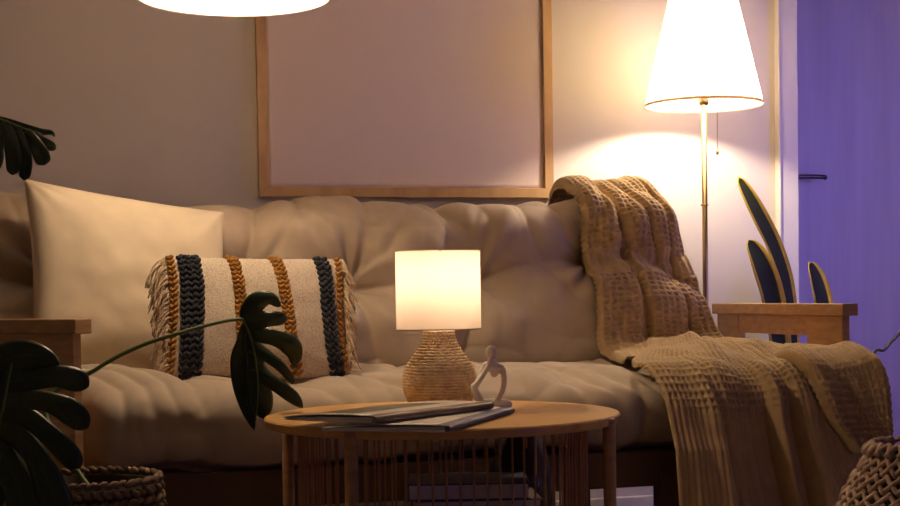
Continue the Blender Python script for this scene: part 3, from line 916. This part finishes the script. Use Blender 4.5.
o = m.build('pull_chain', M['brass'], fl)
MB().lathe([(.001, -.008), (.0045, -.005), (.0055, 0), (.004, .005), (.001, .008)], (ck[0], FY - .02, at(717.5, 153, FY)[2]), 12).build('knob', M['brass'], o)

# ------------------------------------------------------------------ pendant lamp
pa, pb = atD(138, -1, 3.25), atD(330, -3, 3.25)
PX, PY = (pa[0] + pb[0]) / 2, (pa[1] + pb[1]) / 2; PR = np.linalg.norm((pb - pa)[:2]) / 2; PZ = (pa[2] + pb[2]) / 2
pn = thing('pendant_lamp', (PX, PY, PZ), 'lit white drum pendant lamp hanging left of the large picture frame', 'lamp')
sh = MB().lathe([(PR, PZ), (PR * .97, PZ + .30)], (PX, PY, 0), 96, caps=False).build('lamp_shade', M['shade_pendant'], pn)
MB().lathe([(PR + .002, PZ - .001), (PR + .002, PZ + .005), (PR - .002, PZ + .005), (PR - .002, PZ - .001), (PR + .002, PZ - .001)], (PX, PY, 0), 96, caps=False).build('shade_rim', M['cord'], sh)
MB().tube([(PX, PY, PZ + .25), (PX, PY, ZC - .02)], .003, 8).build('cord', M['cord'], pn)
MB().lathe([(.018, PZ + .19), (.02, PZ + .21), (.02, PZ + .25), (.01, PZ + .26)], (PX, PY, 0), 20).build('socket', M['cord'], pn)
MB().lathe([(.05, ZC - .025), (.05, ZC)], (PX, PY, 0), 32).build('ceiling_rose', M['cord'], pn, auto=40)
m = MB()
for k in range(3):
    a = k * 2.094 + .9; m.tube([(PX, PY, PZ + .255), (PX + PR * .975 * math.cos(a), PY + PR * .975 * math.sin(a), PZ + .29)], .002, 6)
m.build('shade_spider', M['cord'], sh)
MB().lathe([(.002, -.030), (.018, -.024), (.028, -.010), (.030, 0), (.026, .015), (.015, .026), (.012, .032)], (PX, PY, PZ + .16), 20).build('light_bulb', emit_mat('pendant_bulb_glow', COL_PENDANT, BULB_PENDANT), pn)


# ------------------------------------------------------------------ plants
def monstera_leaf(parent, D, rib, lobes, label, hole=None):
    """a split leaf: midrib polyline and lobes, each a list of (x, y, width, depth in metres); x, y, width in units of D/FPX metres"""
    m = MB()
    for li, (pts, cup) in enumerate(lobes):
        cs = catmull([np.array(p, float) * (1, 1, 1.14, 1) for p in pts], 7); k = len(cs); nj = 9
        P = np.zeros((k, nj, 3)); UV = np.zeros((k, nj, 2))
        for i, q in enumerate(cs):
            t_ = (cs[min(i + 1, k - 1)] - cs[max(i - 1, 0)])[:2]; t_ = t_ / (np.linalg.norm(t_) + 1e-9); nr_ = np.array([-t_[1], t_[0]])
            u = i / (k - 1); wob = 1 + .07 * math.sin(5.5 * u + 2.1 * li)
            end = math.sqrt(max(0, 1 - ((u - .86) / .14) ** 2)) if u > .86 else 1
            for j in range(nj):
                e = 2 * j / (nj - 1) - 1
                xy = q[:2] + nr_ * (q[2] * .5 * wob * max(.06, end) * e)
                dz = q[3] + .6 * cup * q[2] / FPX * D * e * e + .0012 * math.sin(7 * u + 3 * e + li) + .0004 * li
                P[i, j] = atD(xy[0], xy[1], D + dz); UV[i, j] = (abs(e) * .9 + .02, u)
        m.grid(P, uv=UV)
    o = m.build('leaf', M['leaf'], parent, solid=.0011); o['label'] = label
    mr = MB(); cs = catmull([np.array(p, float) for p in rib], 6)
    mr.tube([atD(p[0], p[1], D + p[2] - .002) for p in cs], list(np.linspace(.0026, .0009, len(cs))), 6)
    mr.build('midrib', M['stem'], o)
    return o


def zz(x0, y0, f_, pts): return [(x0 + p[0] / f_, y0 + p[1] / f_, p[2] / f_, p[3]) for p in pts]


BX, BY = .118, 2.875
mon = thing('monstera_plant', (BX, BY, .30), 'green monstera plant with large split leaves growing from the woven basket at left', 'plant')
MB().lathe([(.120, 0), (.122, .03), (.05, .038), (.002, .036)], (BX, BY, .30), 32).build('soil', M['soil'], mon)
la = atD(243, 319, 3.04)
A_ = lambda p, c_: (zz(220, 280, 3.378, p), c_)
monstera_leaf(mon, 3.04, [(242, 318, 0), (251, 338, 0), (257, 369, .004), (258, 398, .012), (255, 424, .02)],
              [A_([(80, 135, 20, 0), (92, 112, 46, 0), (125, 74, 58, -.008), (168, 62, 40, -.008), (205, 90, 22, 0)], .25),
               A_([(78, 130, 30, 0), (110, 136, 64, -.004), (160, 132, 50, -.010), (205, 130, 40, -.004), (226, 132, 20, .004)], .25),
               A_([(95, 165, 50, 0), (130, 180, 56, -.004), (185, 196, 46, -.012), (232, 216, 58, -.012), (252, 250, 46, -.002), (250, 300, 8, .012)], .3),
               A_([(108, 220, 40, 0), (150, 250, 34, -.004), (200, 288, 30, -.006), (232, 325, 26, .0), (246, 352, 8, .006)], .3),
               A_([(118, 290, 50, .004), (150, 325, 46, 0), (200, 362, 44, -.004), (245, 395, 40, 0), (280, 432, 14, .01)], .3),
               A_([(88, 150, 30, 0), (112, 240, 46, .002), (126, 330, 60, .006), (140, 410, 66, .010), (150, 470, 34, .02)], .3),
               A_([(84, 150, 24, .002), (82, 210, 46, .012), (70, 270, 58, .022), (76, 350, 62, .028), (96, 430, 52, .03), (116, 508, 14, .034)], -.2)],
              'hanging leaf in front of the striped pillow')
st = MB(); stp = catmull([(BX + .03, BY + .02, .33), atD(45, 410, 2.95), atD(95, 370, 2.97), atD(140, 346, 2.99), atD(190, 330, 3.01), atD(225, 321, 3.03), la], 8)
st.tube(stp, list(np.linspace(.0052, .0036, len(stp))), 8)
st.build('stem', M['stem'], mon)
monstera_leaf(mon, 2.62, [(16, 344, 0), (8, 384, 0), (0, 425, .005), (-8, 470, .012), (-14, 530, .02)],
              [([(2, 362, 30, .0), (22, 355, 26, -.012), (44, 358, 20, -.016), (60, 366, 7, -.008)], .25),
               ([(2, 382, 26, .0), (28, 380, 20, -.012), (56, 376, 21, -.018), (76, 380, 21, -.010), (89, 386, 11, .0)], .25),
               ([(2, 400, 26, .0), (28, 399, 19, -.010), (52, 403, 18, -.016), (72, 413, 22, -.012), (88, 428, 17, .0)], .25),
               ([(2, 412, 26, .0), (26, 417, 18, -.008), (46, 432, 18, -.014), (64, 449, 22, -.012), (80, 468, 20, .0)], .25),
               ([(-4, 420, 26, .004), (16, 433, 22, -.006), (33, 452, 22, -.012), (45, 474, 27, -.010), (57, 506, 30, .004), (62, 520, 18, .008)], .25),
               ([(-10, 440, 28, .006), (4, 458, 26, 0), (16, 482, 26, -.004), (28, 520, 26, .004), (34, 545, 12, .01)], .25),
               ([(14, 348, 20, 0), (6, 385, 40, 0), (-2, 425, 46, .004), (-10, 470, 44, .01), (-14, 528, 20, .02)], .15),
               ([(0, 380, 30, 0), (-26, 372, 30, -.008), (-60, 382, 24, 0)], .25), ([(-4, 415, 30, 0), (-36, 420, 28, -.008), (-70, 438, 20, 0)], .25), ([(-8, 450, 30, .004), (-38, 470, 28, -.004), (-60, 500, 18, 0)], .25)],
              'large dark leaf in the lower left corner')
MB().tube(catmull([(BX - .04, BY - .01, .33), atD(-5, 470, 2.8), atD(-30, 400, 2.72), atD(-12, 352, 2.65), atD(16, 344, 2.62)], 8), .0042, 8).build('stem', M['stem'], mon)
C_ = lambda p, c_: (zz(0, 110, 5.62, p), c_)
monstera_leaf(mon, 2.74, [(-60, 112, 0), (-20, 114, -.004), (0, 119, -.006), (23, 128, -.006), (40, 133, 0), (54, 135, .006)],
              [C_([(-150, 40, 60, 0), (-110, 140, 90, -.02), (-110, 260, 80, -.03), (-130, 360, 30, -.02)], .3),
               C_([(-60, 50, 60, 0), (-25, 150, 84, -.02), (-20, 270, 76, -.03), (-25, 350, 26, -.03)], .3),
               C_([(20, 66, 50, -.004), (62, 170, 76, -.024), (78, 270, 78, -.032), (70, 365, 60, -.03)], .3),
               C_([(80, 92, 50, -.006), (122, 190, 58, -.022), (146, 290, 66, -.03), (135, 395, 64, -.03)], .3),
               C_([(140, 118, 50, -.006), (190, 180, 70, -.02), (228, 245, 84, -.03), (250, 310, 66, -.03)], .3),
               C_([(190, 130, 40, -.004), (245, 175, 44, -.016), (290, 205, 44, -.02), (312, 222, 20, -.02)], .3),
               C_([(-200, 20, 30, 0), (0, 62, 44, -.002), (130, 104, 50, -.004), (230, 122, 34, -.002), (290, 128, 24, .004), (308, 150, 8, .004)], .1)],
              'drooping leaf at the left edge above the pillow')
MB().tube(catmull([(BX - .06, BY + .02, .33), atD(-60, 420, 2.85), atD(-120, 250, 2.80), atD(-110, 130, 2.76), atD(-60, 112, 2.74)], 8), .0048, 8).build('stem', M['stem'], mon)

# woven basket of the monstera
bk = thing('woven_basket', (BX, BY, 0), 'round brown braided seagrass basket holding the monstera plant', 'basket')
m = MB(); rows = 22
for k in range(rows):
    z = .012 + .385 * k / (rows - 1); r_ = .118 + .026 * math.sin(math.pi * min(1, z / .52))
    nb = 46
    for i in range(nb):
        a = 2 * math.pi * (i + .5 * (k % 2)) / nb; dr = .004 * (1 if (i + k) % 2 else -1) * .5
        tn = np.array([-math.sin(a), math.cos(a), 0]); rd = np.array([math.cos(a), math.sin(a), 0])
        tl = .55 * (1 if k % 2 else -1)
        q = unit(tn + np.array([0, 0, tl])); q2 = np.cross(q, rd)
        m.blob(np.array([BX, BY, z]) + rd * (r_ + dr), (q * .0145, q2 * .0068, rd * .0075), 6, 4)
m.build('braided_wall', M['seagrass'], bk)
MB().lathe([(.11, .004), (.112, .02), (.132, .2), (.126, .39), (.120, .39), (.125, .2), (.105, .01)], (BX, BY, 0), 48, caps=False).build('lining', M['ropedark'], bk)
MB().lathe([(.11, .0), (.11, .012)], (BX, BY, 0), 48).build('bottom', M['seagrass'], bk, auto=40)

# snake plant behind the right arm
sx_, sy_ = at(790, 300, 4.22)[:2]; sx_ = max(sx_, 2.27)
spn = thing('snake_plant', (sx_, sy_, .0), 'snake plant with yellow edged upright leaves behind the right armrest', 'plant')
MB().lathe([(.085, 0), (.09, .01), (.105, .30), (.108, .33), (.098, .33), (.095, .30), (.02, .29)], (sx_, sy_, 0), 40).build('pot', M['pot'], spn, auto=40)
MB().lathe([(.096, .28), (.09, .305), (.002, .308)], (sx_, sy_, 0), 32).build('soil', M['soil'], spn)


def blade(pts, wd, twist, label):
    pts = catmull(pts, 10); k = len(pts); P = np.zeros((k, 9, 3)); UV = np.zeros((k, 9, 2))
    for i, p in enumerate(pts):
        t = i / (k - 1); w_ = wd * min(1, (.55 + 1.0 * t)) * (1 - max(0, (t - .62) / .38) ** 2.2) ** .48 if t < 1 else 0.0003
        tg = unit(pts[min(k - 1, i + 1)] - pts[max(0, i - 1)])
        a = twist[0] + (twist[1] - twist[0]) * t
        sd_ = unit(_r0 * math.cos(a) + _f0 * math.sin(a)); sd_ = unit(sd_ - tg * np.dot(sd_, tg)); nn_ = np.cross(sd_, tg)
        for j in range(9):
            q = (j - 4) / 4
            P[i, j] = p + sd_ * w_ * q + nn_ * (.35 * w_ * q * q); UV[i, j] = (abs(q), t)
    m = MB(); m.grid(P, uv=UV); o = m.build('leaf', M['snake'], spn, solid=.003); o['label'] = label


B0 = np.array([sx_, sy_, .30])
blade([B0 + (.0, -.02, 0), at(793, 345, 4.19), at(786, 290, 4.18), at(774, 250, 4.17), at(755, 210, 4.16), at(738, 177, 4.16)], .034, (.9, .35), 'tallest leaf leaning left')
blade([B0 + (-.04, -.02, 0), at(778, 345, 4.16), at(770, 295, 4.15), at(760, 265, 4.14), at(748, 240, 4.14)], .044, (.3, .5), 'middle leaf beside the tall one')
blade([B0 + (.05, -.0, 0), at(825, 345, 4.21), at(821, 305, 4.21), at(816, 283, 4.21), at(809, 262, 4.21)], .042, (.4, .7), 'short leaf at the right')
blade([B0 + (.01, .03, 0), at(790, 345, 4.26), at(788, 310, 4.26), at(785, 284, 4.26)], .028, (1.2, 1.2), 'short leaf at the back')

# thin stalk by the right edge
m = MB(); p0 = at(872, 358, 3.75)
m.tube(catmull([(p0[0] - .01, 3.78, 0), (p0[0] - .03, 3.77, .3), p0, at(884, 350, 3.75), at(893, 340, 3.75), at(905, 332, 3.75), at(925, 345, 3.74), (p0[0] + .22, 3.72, .30), (p0[0] + .26, 3.70, 0)], 8), .0048, 8)
tag(m.build('plant_stalk', M['drystem'], None, (p0[0], 3.75, 0)), 'thin dark green stalk arching at the right edge beside the blanket', 'plant')

# rope pouf, lower right
q = atD(924, 520, 2.86); QX, QY = q[0], q[1]
pf_ = thing('woven_basket', (QX, QY, 0), 'pale chunky rope woven basket in the lower right corner', 'basket')


def pr_(z): return float(np.interp(z, [0, .05, .12, .20, .28, .34, .39, .42], [.12, .165, .19, .19, .172, .148, .118, .100]))


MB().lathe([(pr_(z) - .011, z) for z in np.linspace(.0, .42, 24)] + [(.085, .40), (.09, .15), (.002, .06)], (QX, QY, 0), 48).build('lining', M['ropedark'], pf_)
m = MB(); nr = 13
for k in range(nr):
    z0 = .02 + .375 * k / (nr - 1); nb = 30
    for i in range(nb):
        a0 = 2 * math.pi * (i + .5 * (k % 2)) / nb
        for sgn in (1, -1):
            pts = []
            for t in np.linspace(0, 1, 5):
                a = a0 + sgn * (t - .5) * 2 * math.pi / nb * 1.25; z = z0 + (t - .5) * .032
                r_ = pr_(z) + .004 * math.sin(math.pi * t) * (1 if sgn > 0 else .4) + .002 * random.uniform(-1, 1)
                pts.append((QX + r_ * math.cos(a), QY + r_ * math.sin(a), max(.008, z)))
            m.tube(pts, .0052, 6)
m.build('rope_weave', M['rope'], pf_)
m = MB()
for i in range(26):
    a0 = 2 * math.pi * i / 26
    pts = []
    for t in np.linspace(0, 1, 8):
        a = a0 + (t - .5) * .34; r_ = .105 + .010 * math.cos(2 * math.pi * t); z = .415 + .020 * math.sin(math.pi * t)
        pts.append((QX + r_ * math.cos(a), QY + r_ * math.sin(a), z))
    m.tube(pts, .006, 6)
m.build('looped_rim', M['rope'], pf_)
